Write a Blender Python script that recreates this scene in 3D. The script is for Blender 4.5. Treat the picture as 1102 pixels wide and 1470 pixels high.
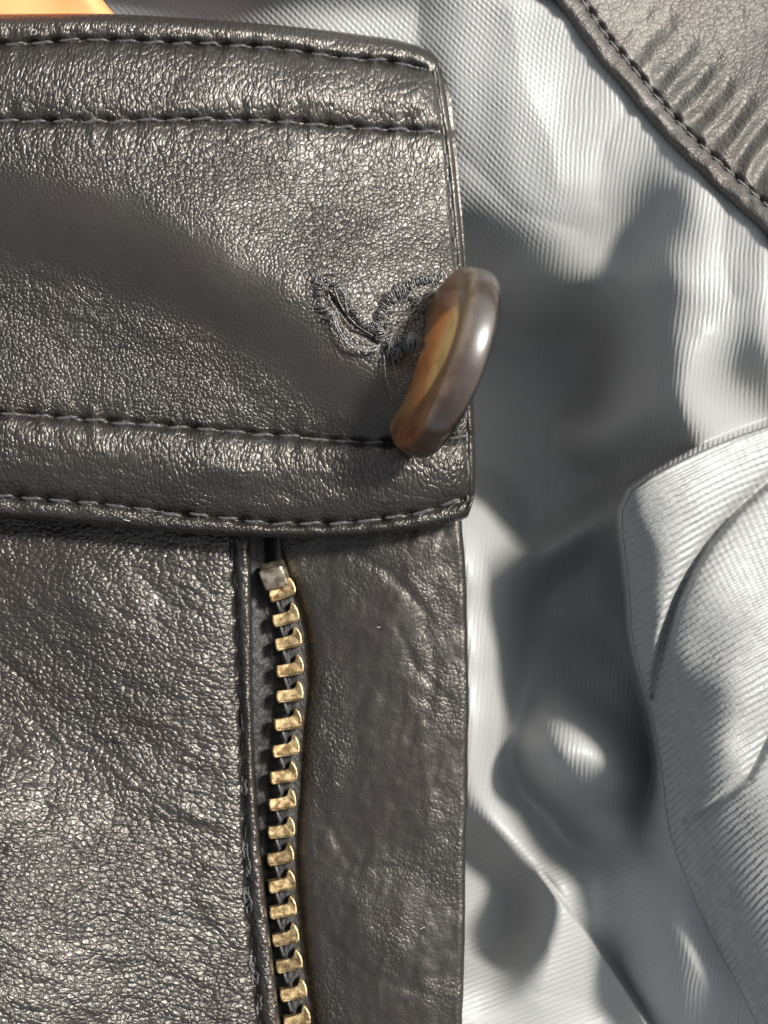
import bpy, math
import numpy as np
from mathutils import Vector, Matrix

for _o in list(bpy.data.objects):
    bpy.data.objects.remove(_o)
scene = bpy.context.scene

# ------------------------------------------------------------------ camera, sky, sun, exposure
MM = 0.001
K = 0.0726            # millimetres covered by one photo pixel at height 0
H = 190.0             # camera height above the lining, mm
SUN_EL, SUN_AZ = 46.0, 58.0     # sun from the upper right of the picture

cam = bpy.data.cameras.new("camera")
cam_o = bpy.data.objects.new("camera", cam)
scene.collection.objects.link(cam_o)
cam_o.location = (0, 0, H * MM)
cam.sensor_fit = 'VERTICAL'
cam.sensor_height = 24.0
cam.lens = 24.0 * H / (1470 * K)
cam.clip_start = 0.005
cam.clip_end = 1000
cam.dof.use_dof = True
cam.dof.focus_distance = (H - 11.5) * MM
cam.dof.aperture_fstop = 15.0
scene.camera = cam_o

world = bpy.data.worlds.new("World")
scene.world = world
world.use_nodes = True
wnt = world.node_tree
sky = wnt.nodes.new('ShaderNodeTexSky')
sky.sky_type = 'NISHITA'
sky.sun_disc = False
sky.sun_elevation = math.radians(SUN_EL)
sky.sun_rotation = math.radians(SUN_AZ)
sky.dust_density = 4.0
sky.air_density = 1.0
hsv = wnt.nodes.new('ShaderNodeHueSaturation')
hsv.inputs['Saturation'].default_value = 0.25
wnt.links.new(sky.outputs[0], hsv.inputs['Color'])
wnt.links.new(hsv.outputs[0], wnt.nodes['Background'].inputs[0])
wnt.nodes['Background'].inputs[1].default_value = 0.10

sun = bpy.data.lights.new("sun", 'SUN')
sun.energy = 5.0
sun.angle = math.radians(9.0)
sun.color = (1.0, 0.945, 0.86)
sun_o = bpy.data.objects.new("sun", sun)
scene.collection.objects.link(sun_o)
el, az = math.radians(SUN_EL), math.radians(SUN_AZ)
sdir = Vector((math.sin(az) * math.cos(el), math.cos(az) * math.cos(el), math.sin(el)))
sun_o.rotation_euler = sdir.to_track_quat('Z', 'Y').to_euler()
sun_o.location = sdir * 0.5

scene.view_settings.view_transform = 'Standard'
scene.view_settings.look = 'None'
scene.view_settings.gamma = 1.0
scene.view_settings.exposure = 0.55
scene.render.engine = 'CYCLES'
scene.cycles.max_bounces = 5
scene.cycles.use_denoising = True

# ------------------------------------------------------------------ numeric helpers
rng = np.random.default_rng(11)


def P(px, py, z):
    """photo pixel seen at height z (mm) -> x, y in mm"""
    s = (H - z) / H * K
    return (px - 551.0) * s, (735.0 - py) * s


def sstep(a, b, x):
    t = np.clip((x - a) / (b - a), 0, 1)
    return t * t * (3 - 2 * t)


def vnoise(x, y, seed=0):
    """smooth value noise, about -1..1, period 1 unit"""
    x = np.asarray(x, float); y = np.asarray(y, float)
    xi = np.floor(x).astype(np.int64); yi = np.floor(y).astype(np.int64)
    fx = x - xi; fy = y - yi
    fx = fx * fx * fx * (fx * (fx * 6 - 15) + 10); fy = fy * fy * fy * (fy * (fy * 6 - 15) + 10)

    def h(a, b):
        n = (a * 374761393 + b * 668265263 + seed * 974634777) & 0x7fffffff
        n = ((n ^ (n >> 13)) * 1274126177) & 0x7fffffff
        n = (n ^ (n >> 16)) & 0xffff
        return n / 32767.5 - 1.0
    a = h(xi, yi); b = h(xi + 1, yi); c = h(xi, yi + 1); d = h(xi + 1, yi + 1)
    return (a + (b - a) * fx) * (1 - fy) + (c + (d - c) * fx) * fy


def fbm(x, y, seed=0, n=3):
    s = 0; a = 1.0; f = 1.0
    for i in range(n):
        s = s + a * vnoise(x * f + 17.3 * i, y * f - 9.1 * i, seed + i)
        a *= 0.5; f *= 2.03
    return s


def tps(pts, smooth=0.0):
    """thin-plate spline through (px, py, value)"""
    pts = np.array(pts, float)
    q = pts[:, :2] / 500.0
    n = len(q)
    d2 = ((q[:, None] - q[None]) ** 2).sum(2)
    Km = np.where(d2 > 0, 0.5 * d2 * np.log(d2 + 1e-12), 0) + smooth * np.eye(n)
    Pm = np.c_[np.ones(n), q]
    A = np.zeros((n + 3, n + 3)); A[:n, :n] = Km; A[:n, n:] = Pm; A[n:, :n] = Pm.T
    w = np.linalg.solve(A, np.r_[pts[:, 2], 0, 0, 0])

    def f(px, py):
        x = np.asarray(px, float) / 500.0; y = np.asarray(py, float) / 500.0
        out = w[n] + w[n + 1] * x + w[n + 2] * y
        for i in range(n):
            r2 = (x - q[i, 0]) ** 2 + (y - q[i, 1]) ** 2
            out = out + w[i] * 0.5 * r2 * np.log(r2 + 1e-12)
        return out
    return f


def curve(pts):
    """smooth 1-D curve through (t, value), cubic Hermite with natural slopes"""
    p = np.array(pts, float)
    t, v = p[:, 0], p[:, 1]
    m = np.gradient(v, t)

    def f(x):
        x = np.asarray(x, float)
        xc = np.clip(x, t[0], t[-1])
        i = np.clip(np.searchsorted(t, xc) - 1, 0, len(t) - 2)
        h = t[i + 1] - t[i]; s = (xc - t[i]) / h
        r = ((2 * s**3 - 3 * s**2 + 1) * v[i] + (s**3 - 2 * s**2 + s) * h * m[i]
             + (-2 * s**3 + 3 * s**2) * v[i + 1] + (s**3 - s**2) * h * m[i + 1])
        return r + np.where(x < t[0], (x - t[0]) * m[0], 0) + np.where(x > t[-1], (x - t[-1]) * m[-1], 0)
    return f


def smooth_path(pts, n):
    p = np.array(pts, float)
    d = np.r_[0, np.cumsum(np.linalg.norm(np.diff(p, axis=0), axis=1))]
    s = np.linspace(0, d[-1], n)
    return np.stack([curve(np.c_[d, p[:, i]])(s) for i in range(p.shape[1])], 1)


def polydist(px, py, poly):
    """unsigned distance to an open polyline"""
    best = np.full(np.shape(px), 1e9)
    for (x0, y0), (x1, y1) in zip(poly[:-1], poly[1:]):
        dx, dy = x1 - x0, y1 - y0
        t = np.clip(((px - x0) * dx + (py - y0) * dy) / (dx * dx + dy * dy), 0, 1)
        best = np.minimum(best, np.hypot(px - x0 - t * dx, py - y0 - t * dy))
    return best


def inside(px, py, poly):
    r = np.zeros(np.shape(px), bool)
    n = len(poly)
    for i in range(n):
        x0, y0 = poly[i]; x1, y1 = poly[(i + 1) % n]
        if y0 == y1:
            continue
        c = ((y0 > py) != (y1 > py)) & (px < (x1 - x0) * (py - y0) / (y1 - y0) + x0)
        r ^= c
    return r


# ------------------------------------------------------------------ object helpers
def link(o, parent=None):
    scene.collection.objects.link(o)
    if parent is not None:
        o.parent = parent
    return o


def mesh_obj(name, verts_mm, faces, material, parent=None, smooth=True, attrs=None):
    me = bpy.data.meshes.new(name)
    v = np.asarray(verts_mm, float) * MM
    if isinstance(faces, np.ndarray):
        me.vertices.add(len(v)); me.vertices.foreach_set('co', v.ravel())
        nf, k = faces.shape
        me.loops.add(nf * k); me.loops.foreach_set('vertex_index', faces.ravel().astype(np.int32))
        me.polygons.add(nf)
        me.polygons.foreach_set('loop_start', (np.arange(nf) * k).astype(np.int32))
        me.polygons.foreach_set('loop_total', np.full(nf, k, np.int32))
        me.update(calc_edges=True)
    else:
        me.from_pydata(v.tolist(), [], faces)
    if smooth:
        me.polygons.foreach_set('use_smooth', np.ones(len(me.polygons), bool))
    for an, av in (attrs or {}).items():
        av = np.asarray(av, float)
        if av.ndim == 1:
            a = me.attributes.new(an, 'FLOAT', 'POINT'); a.data.foreach_set('value', av)
        else:
            a = me.attributes.new(an, 'FLOAT_VECTOR', 'POINT'); a.data.foreach_set('vector', av.ravel())
    me.materials.append(material)
    me.update()
    return link(bpy.data.objects.new(name, me), parent)


def grid_faces(nu, nv, off=0, flip=False):
    i = np.arange(nv - 1)[:, None] * nu + np.arange(nu - 1)[None]
    q = np.stack([i, i + nu, i + nu + 1, i + 1], -1).reshape(-1, 4) + off
    return q[:, ::-1] if flip else q


def sheet(name, px, py, z, material, parent, thick=None, attrs=None):
    """px, py, z: (nv, nu) arrays, row 0 at the top of the picture. Closed slab when thick (mm) is given."""
    nv, nu = px.shape
    x, y = P(px, py, z)
    top = np.stack([x, y, z], -1).reshape(-1, 3)
    f = grid_faces(nu, nv)
    at = {k: v.reshape(-1, 3) if v.ndim == 3 else v.ravel() for k, v in (attrs or {}).items()}
    if thick is None:
        return mesh_obj(name, top, f, material, parent, attrs=at)
    bot = np.stack([x, y, z - thick], -1).reshape(-1, 3)
    n = nu * nv
    fb = grid_faces(nu, nv, n, True)
    ring = np.r_[np.arange(nu), np.arange(1, nv) * nu + nu - 1, (nv - 1) * nu + np.arange(nu - 2, -1, -1), np.arange(nv - 2, 0, -1) * nu]
    nx = np.roll(ring, -1)
    side = np.stack([ring, nx, nx + n, ring + n], -1)
    at = {k: np.concatenate([v, v]) for k, v in at.items()}
    return mesh_obj(name, np.r_[top, bot], np.r_[f, fb, side], material, parent, attrs=at)


def tube_data(path, radius, sides=8, off=0):
    """path (n,3) mm, radius scalar or (n,) -> verts, quads"""
    p = np.asarray(path, float); n = len(p)
    r = np.broadcast_to(np.asarray(radius, float), (n,))
    t = np.gradient(p, axis=0); t /= np.linalg.norm(t, axis=1)[:, None] + 1e-12
    ref = np.array([0.13, 0.21, 0.97])
    a = np.cross(t, ref); a /= np.linalg.norm(a, axis=1)[:, None] + 1e-12
    b = np.cross(t, a)
    ang = np.linspace(0, 2 * np.pi, sides, endpoint=False)
    v = p[:, None] + r[:, None, None] * (np.cos(ang)[None, :, None] * a[:, None] + np.sin(ang)[None, :, None] * b[:, None])
    i = np.arange(n - 1)[:, None] * sides; j = np.arange(sides)[None]; j2 = (j + 1) % sides
    f = np.stack([i + j, i + j2, i + sides + j2, i + sides + j], -1).reshape(-1, 4) + off
    return v.reshape(-1, 3), f


def tubes_obj(name, paths, material, parent, sides=7):
    V = []; F = []; off = 0
    for path, r in paths:
        v, f = tube_data(path, r, sides, off)
        V.append(v); F.append(f); off += len(v)
    return mesh_obj(name, np.concatenate(V), np.concatenate(F), material, parent)


# ------------------------------------------------------------------ materials
def new_mat(name):
    m = bpy.data.materials.new(name)
    m.use_nodes = True
    nt = m.node_tree
    return m, nt, nt.nodes['Principled BSDF']


def N(nt, t, **kw):
    n = nt.nodes.new(t)
    for k, v in kw.items():
        if k.startswith('i_'):
            n.inputs[k[2:].replace('_', ' ')].default_value = v
        else:
            setattr(n, k, v)
    return n


def math_node(nt, op, a, b=None, clamp=False):
    n = nt.nodes.new('ShaderNodeMath'); n.operation = op; n.use_clamp = clamp
    for i, s in enumerate((a, b)):
        if s is None:
            continue
        if isinstance(s, (int, float)):
            n.inputs[i].default_value = s
        else:
            nt.links.new(s, n.inputs[i])
    return n.outputs[0]


def ramp(nt, src, a, b, c=0.0, d=1.0, smooth=True):
    n = nt.nodes.new('ShaderNodeMapRange')
    n.interpolation_type = 'SMOOTHSTEP' if smooth else 'LINEAR'
    nt.links.new(src, n.inputs['Value'])
    for k, v in (('From Min', a), ('From Max', b), ('To Min', c), ('To Max', d)):
        n.inputs[k].default_value = v
    return n.outputs[0]


def leather(name, base=(0.0165, 0.0157, 0.0148), cell=0.60, depth=0.10, rough=0.36, pores=0.25):
    m, nt, bs = new_mat(name)
    L = nt.links.new
    at = N(nt, 'ShaderNodeAttribute', attribute_name='guv')
    ga = N(nt, 'ShaderNodeAttribute', attribute_name='gamp')
    nz = N(nt, 'ShaderNodeTexNoise', i_Scale=1.1, i_Detail=3.0)
    L(at.outputs['Vector'], nz.inputs['Vector'])
    sub = N(nt, 'ShaderNodeVectorMath', operation='SUBTRACT'); sub.inputs[1].default_value = (0.5, 0.5, 0.5)
    L(nz.outputs['Color'], sub.inputs[0])
    sc = N(nt, 'ShaderNodeVectorMath', operation='SCALE'); sc.inputs['Scale'].default_value = 0.75
    L(sub.outputs[0], sc.inputs[0])
    ad = N(nt, 'ShaderNodeVectorMath', operation='ADD')
    L(at.outputs['Vector'], ad.inputs[0]); L(sc.outputs[0], ad.inputs[1])
    vo = N(nt, 'ShaderNodeTexVoronoi', feature='DISTANCE_TO_EDGE', voronoi_dimensions='2D')
    vo.inputs['Scale'].default_value = 1.0 / cell
    vo.inputs['Randomness'].default_value = 0.95
    L(ad.outputs[0], vo.inputs['Vector'])
    h1 = math_node(nt, 'MULTIPLY', ramp(nt, vo.outputs['Distance'], 0.0, 0.30), 0.7)
    # every cell its own height
    vc = N(nt, 'ShaderNodeTexVoronoi', feature='F1', voronoi_dimensions='2D')
    vc.inputs['Scale'].default_value = 1.0 / cell
    vc.inputs['Randomness'].default_value = 0.95
    L(ad.outputs[0], vc.inputs['Vector'])
    h2 = math_node(nt, 'MULTIPLY', math_node(nt, 'POWER', vc.outputs['Distance'], 1.6), -1.2)
    sepc = N(nt, 'ShaderNodeSeparateColor'); L(vc.outputs['Color'], sepc.inputs[0])
    amp = ramp(nt, sepc.outputs[0], 0, 1, 0.45, 1.0, False)
    h = math_node(nt, 'ADD', math_node(nt, 'MULTIPLY', h1, amp), h2)
    v2 = N(nt, 'ShaderNodeTexVoronoi', feature='F1', voronoi_dimensions='2D')
    v2.inputs['Scale'].default_value = 2.1 / cell
    L(ad.outputs[0], v2.inputs['Vector'])
    h = math_node(nt, 'ADD', h, math_node(nt, 'MULTIPLY', math_node(nt, 'POWER', v2.outputs['Distance'], 1.7), -0.5))
    nf = N(nt, 'ShaderNodeTexNoise', i_Scale=6.0, i_Detail=3.0, i_Roughness=0.6)
    L(at.outputs['Vector'], nf.inputs['Vector'])
    h = math_node(nt, 'ADD', h, math_node(nt, 'MULTIPLY', nf.outputs['Fac'], pores))
    nm = N(nt, 'ShaderNodeTexNoise', i_Scale=0.45, i_Detail=3.0)
    L(at.outputs['Vector'], nm.inputs['Vector'])
    h = math_node(nt, 'ADD', h, math_node(nt, 'MULTIPLY', nm.outputs['Fac'], 2.2))
    h = math_node(nt, 'MULTIPLY', h, ga.outputs['Fac'])
    bp = N(nt, 'ShaderNodeBump'); bp.inputs['Strength'].default_value = 1.0
    bp.inputs['Distance'].default_value = depth * MM
    L(h, bp.inputs['Height']); L(bp.outputs[0], bs.inputs['Normal'])
    # colour: faint cool/warm dye variation
    mix = N(nt, 'ShaderNodeMix', data_type='RGBA')
    n2 = N(nt, 'ShaderNodeTexNoise', i_Scale=0.12, i_Detail=2.0)
    L(at.outputs['Vector'], n2.inputs['Vector'])
    L(ramp(nt, n2.outputs['Fac'], 0.35, 0.65), mix.inputs['Factor'])
    mix.inputs[6].default_value = (base[0] * 1.10, base[1] * 0.98, base[2] * 0.98, 1)
    mix.inputs[7].default_value = (base[0] * 0.98, base[1] * 1.02, base[2] * 0.98, 1)
    L(mix.outputs[2], bs.inputs['Base Color'])
    L(ramp(nt, nf.outputs['Fac'], 0.3, 0.7, rough - 0.05, rough + 0.07), bs.inputs['Roughness'])
    bs.inputs['IOR'].default_value = 1.60
    bs.inputs['Specular Tint'].default_value = (1.0, 0.955, 0.89, 1)
    return m


def satin(name):
    """ribbed lining: up to three sets of yarn ribs, each with its own local strength (wamp) and phase (wuv, in pitches)"""
    m, nt, bs = new_mat(name)
    L = nt.links.new
    at = N(nt, 'ShaderNodeAttribute', attribute_name='wuv')
    am = N(nt, 'ShaderNodeAttribute', attribute_name='wamp')
    tc = N(nt, 'ShaderNodeTexCoord')
    nz = N(nt, 'ShaderNodeTexNoise', i_Scale=900.0, i_Detail=2.0); L(tc.outputs['Object'], nz.inputs['Vector'])
    slub = ramp(nt, nz.outputs['Fac'], 0.3, 0.7, 0.55, 1.15)
    jit = math_node(nt, 'MULTIPLY', nz.outputs['Fac'], 0.35)
    sp1 = N(nt, 'ShaderNodeSeparateXYZ'); L(at.outputs['Vector'], sp1.inputs[0])
    sp2 = N(nt, 'ShaderNodeSeparateXYZ'); L(am.outputs['Vector'], sp2.inputs[0])
    h = None
    for k in range(3):
        u = math_node(nt, 'ADD', sp1.outputs[k], jit)
        r = math_node(nt, 'SINE', math_node(nt, 'MULTIPLY', u, 2 * math.pi))
        r = math_node(nt, 'MULTIPLY', r, sp2.outputs[k])
        h = r if h is None else math_node(nt, 'ADD', h, r)
    h = math_node(nt, 'MULTIPLY', h, slub)
    nf = N(nt, 'ShaderNodeTexNoise', i_Scale=5200.0, i_Detail=2.0); L(tc.outputs['Object'], nf.inputs['Vector'])
    h = math_node(nt, 'ADD', h, math_node(nt, 'MULTIPLY', nf.outputs['Fac'], 0.5))
    bp = N(nt, 'ShaderNodeBump'); bp.inputs['Strength'].default_value = 1.0
    bp.inputs['Distance'].default_value = 0.045 * MM
    L(h, bp.inputs['Height']); L(bp.outputs[0], bs.inputs['Normal'])
    bs.inputs['Base Color'].default_value = (0.275, 0.283, 0.283, 1)
    bs.inputs['Roughness'].default_value = 0.52
    bs.inputs['IOR'].default_value = 1.6
    bs.inputs['Sheen Weight'].default_value = 0.15
    return m


def thread_mat(name, col=(0.042, 0.042, 0.044)):
    m, nt, bs = new_mat(name)
    tc = N(nt, 'ShaderNodeTexCoord')
    w = N(nt, 'ShaderNodeTexNoise', i_Scale=9000.0, i_Detail=2.0)
    nt.links.new(tc.outputs['Object'], w.inputs['Vector'])
    bp = N(nt, 'ShaderNodeBump'); bp.inputs['Strength'].default_value = 0.8
    bp.inputs['Distance'].default_value = 0.06 * MM
    nt.links.new(w.outputs['Fac'], bp.inputs['Height']); nt.links.new(bp.outputs[0], bs.inputs['Normal'])
    bs.inputs['Base Color'].default_value = (*col, 1)
    bs.inputs['Roughness'].default_value = 0.38
    bs.inputs['Sheen Weight'].default_value = 0.2
    return m


def brass_mat(name, a, b, rough):
    m, nt, bs = new_mat(name)
    tc = N(nt, 'ShaderNodeTexCoord')
    oi = N(nt, 'ShaderNodeObjectInfo')
    ad = N(nt, 'ShaderNodeVectorMath', operation='ADD')
    nt.links.new(tc.outputs['Object'], ad.inputs[0]); nt.links.new(oi.outputs['Location'], ad.inputs[1])
    n = N(nt, 'ShaderNodeTexNoise', i_Scale=1400.0, i_Detail=4.0, i_Roughness=0.65)
    nt.links.new(ad.outputs[0], n.inputs['Vector'])
    mix = N(nt, 'ShaderNodeMix', data_type='RGBA')
    nt.links.new(ramp(nt, n.outputs['Fac'], 0.38, 0.66), mix.inputs['Factor'])
    mix.inputs[6].default_value = (*a, 1); mix.inputs[7].default_value = (*b, 1)
    nt.links.new(mix.outputs[2], bs.inputs['Base Color'])
    bs.inputs['Metallic'].default_value = 1.0
    nt.links.new(ramp(nt, n.outputs['Fac'], 0.3, 0.7, rough - 0.08, rough + 0.12), bs.inputs['Roughness'])
    bp = N(nt, 'ShaderNodeBump'); bp.inputs['Strength'].default_value = 0.5
    bp.inputs['Distance'].default_value = 0.05 * MM
    nt.links.new(n.outputs['Fac'], bp.inputs['Height']); nt.links.new(bp.outputs[0], bs.inputs['Normal'])
    return m


def horn_mat(name):
    """see-through smoky horn: tinted straight-through light, scattered amber light, a polished skin"""
    m, nt, bs = new_mat(name)
    L = nt.links.new
    nt.nodes.remove(bs)
    out = nt.nodes['Material Output']
    tc = N(nt, 'ShaderNodeTexCoord')
    n = N(nt, 'ShaderNodeTexNoise', i_Scale=170.0, i_Detail=4.0, i_Distortion=1.6)
    L(tc.outputs['Object'], n.inputs['Vector'])
    sp_ = N(nt, 'ShaderNodeSeparateXYZ'); L(tc.outputs['Object'], sp_.inputs[0])
    back_glow = ramp(nt, sp_.outputs[2], 0.2 * MM, 1.1 * MM)            # glow of sun passing through, coloured into the flat back
    back_glow = math_node(nt, 'MULTIPLY', back_glow, ramp(nt, n.outputs['Fac'], 0.25, 0.5, 0.55, 1.0))
    c1 = N(nt, 'ShaderNodeMix', data_type='RGBA')
    L(ramp(nt, n.outputs['Fac'], 0.35, 0.65), c1.inputs['Factor'])
    c1.inputs[6].default_value = (0.17, 0.09, 0.06, 1); c1.inputs[7].default_value = (0.66, 0.54, 0.46, 1)
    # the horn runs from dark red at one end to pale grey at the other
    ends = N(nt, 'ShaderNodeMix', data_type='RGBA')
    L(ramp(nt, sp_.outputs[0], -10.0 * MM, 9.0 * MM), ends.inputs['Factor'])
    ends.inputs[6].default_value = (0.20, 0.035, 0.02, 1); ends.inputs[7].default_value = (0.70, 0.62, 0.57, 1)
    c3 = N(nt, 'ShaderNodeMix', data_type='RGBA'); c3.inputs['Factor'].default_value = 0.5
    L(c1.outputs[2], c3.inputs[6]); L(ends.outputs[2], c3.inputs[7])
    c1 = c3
    c2 = N(nt, 'ShaderNodeMix', data_type='RGBA')
    L(back_glow, c2.inputs['Factor']); L(c1.outputs[2], c2.inputs[6])
    ca = N(nt, 'ShaderNodeMix', data_type='RGBA')
    n5 = N(nt, 'ShaderNodeTexNoise', i_Scale=75.0, i_Detail=2.0); L(tc.outputs['Object'], n5.inputs['Vector'])
    L(ramp(nt, n5.outputs['Fac'], 0.35, 0.62), ca.inputs['Factor'])
    ca.inputs[6].default_value = (0.95, 0.38, 0.08, 1); ca.inputs[7].default_value = (1.0, 0.78, 0.34, 1)
    L(ca.outputs[2], c2.inputs[7])
    tl = N(nt, 'ShaderNodeBsdfTranslucent'); L(c2.outputs[2], tl.inputs['Color'])
    df = N(nt, 'ShaderNodeBsdfDiffuse'); L(c1.outputs[2], df.inputs['Color'])
    m1 = N(nt, 'ShaderNodeMixShader'); m1.inputs[0].default_value = 0.85
    L(df.outputs[0], m1.inputs[1]); L(tl.outputs[0], m1.inputs[2])
    tr = N(nt, 'ShaderNodeBsdfTransparent')
    tr.inputs['Color'].default_value = (0.97, 0.84, 0.72, 1)
    m2 = N(nt, 'ShaderNodeMixShader')
    clear = ramp(nt, sp_.outputs[2], -1.9 * MM, -1.2 * MM, 0.52, 0.0)     # front made clearer to feed the glow on the back
    base_t = math_node(nt, 'MULTIPLY', ramp(nt, n.outputs['Fac'], 0.3, 0.7, 0.46, 0.62), math_node(nt, 'SUBTRACT', 1.0, math_node(nt, 'MULTIPLY', back_glow, 0.95)))
    L(math_node(nt, 'ADD', base_t, clear), m2.inputs[0])
    L(m1.outputs[0], m2.inputs[1]); L(tr.outputs[0], m2.inputs[2])
    gl = N(nt, 'ShaderNodeBsdfGlossy'); gl.inputs['Roughness'].default_value = 0.30
    fr = N(nt, 'ShaderNodeFresnel'); fr.inputs['IOR'].default_value = 2.05
    g2 = N(nt, 'ShaderNodeBsdfGlossy'); g2.inputs['Roughness'].default_value = 0.09
    gm = N(nt, 'ShaderNodeMixShader'); L(gl.outputs[0], gm.inputs[1]); L(g2.outputs[0], gm.inputs[2])
    m3 = N(nt, 'ShaderNodeMixShader')
    L(fr.outputs[0], m3.inputs[0]); L(m2.outputs[0], m3.inputs[1]); L(gm.outputs[0], m3.inputs[2])
    L(m3.outputs[0], out.inputs['Surface'])
    return m


def cloth_tape(name):
    m, nt, bs = new_mat(name)
    tc = N(nt, 'ShaderNodeTexCoord')
    mp = N(nt, 'ShaderNodeMapping'); mp.inputs['Scale'].default_value = (5200, 1700, 1000)
    mp.inputs['Rotation'].default_value = (0, 0, 0.25)
    nt.links.new(tc.outputs['Object'], mp.inputs['Vector'])
    n = N(nt, 'ShaderNodeTexNoise', i_Scale=1.0, i_Detail=3.0)
    nt.links.new(mp.outputs[0], n.inputs['Vector'])
    bp = N(nt, 'ShaderNodeBump'); bp.inputs['Distance'].default_value = 0.18 * MM
    nt.links.new(n.outputs['Fac'], bp.inputs['Height']); nt.links.new(bp.outputs[0], bs.inputs['Normal'])
    bs.inputs['Base Color'].default_value = (0.012, 0.012, 0.013, 1)
    bs.inputs['Roughness'].default_value = 0.5
    return m


M_COLLAR = leather('collar_leather', depth=0.078, cell=0.43, rough=0.345)
M_PANEL = leather('panel_leather', depth=0.070, cell=0.56, rough=0.335)
M_FACING = leather('facing_leather', depth=0.055, cell=0.46, rough=0.39)
M_BACK = leather('back_collar_leather', depth=0.05, cell=0.5, rough=0.50, base=(0.06, 0.06, 0.058))  # base colour lightened to take in the bright haze veiling this piece
M_SATIN = satin('grey_satin')
M_THREAD = thread_mat('black_thread')
M_GLOSSY = thread_mat('glossy_black_thread', (0.035, 0.035, 0.037))
M_GLOSSY.node_tree.nodes['Principled BSDF'].inputs['Roughness'].default_value = 0.24
M_GLOSSY.node_tree.nodes['Principled BSDF'].inputs['IOR'].default_value = 1.9
M_WORN = thread_mat('worn_thread', (0.10, 0.10, 0.10))
M_BRASS = brass_mat('brass', (0.27, 0.18, 0.085), (0.56, 0.43, 0.24), 0.44)
M_STOP = brass_mat('dull_metal', (0.30, 0.25, 0.18), (0.52, 0.46, 0.36), 0.48)
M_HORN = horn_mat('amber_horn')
M_TAPE = cloth_tape('zipper_tape')

# ------------------------------------------------------------------ the jacket
jacket = bpy.data.objects.new('leather_jacket', None)
jacket.empty_display_size = 0.02
link(jacket)
jacket['label'] = 'black leather jacket front with brass zip, amber button and grey satin lining'
jacket['category'] = 'jacket'

# ---- lining -------------------------------------------------------
FOLD = [(1900, 330), (1500, 478), (1250, 562), (1102, 612), (1040, 634), (985, 658), (935, 684), (905, 706), (893, 735), (897, 790),
        (904, 860), (906, 905), (916, 955), (932, 1010), (944, 1070), (953, 1130), (960, 1190), (978, 1245),
        (1003, 1305), (1035, 1370), (1062, 1420), (1095, 1490), (1160, 1620), (1260, 1800), (1350, 2000)]
CREASE = [(1300, 560), (1180, 635), (1102, 690), (1052, 735), (1015, 780), (990, 820), (970, 862), (955, 910), (944, 960), (938, 1000)]
FOLD = [tuple(q) for q in smooth_path(FOLD, 75)]
CREASE2 = [(1200, 960), (1102, 1055), (1088, 1085), (1072, 1115), (1045, 1140), (1010, 1165), (985, 1180)]

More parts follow.
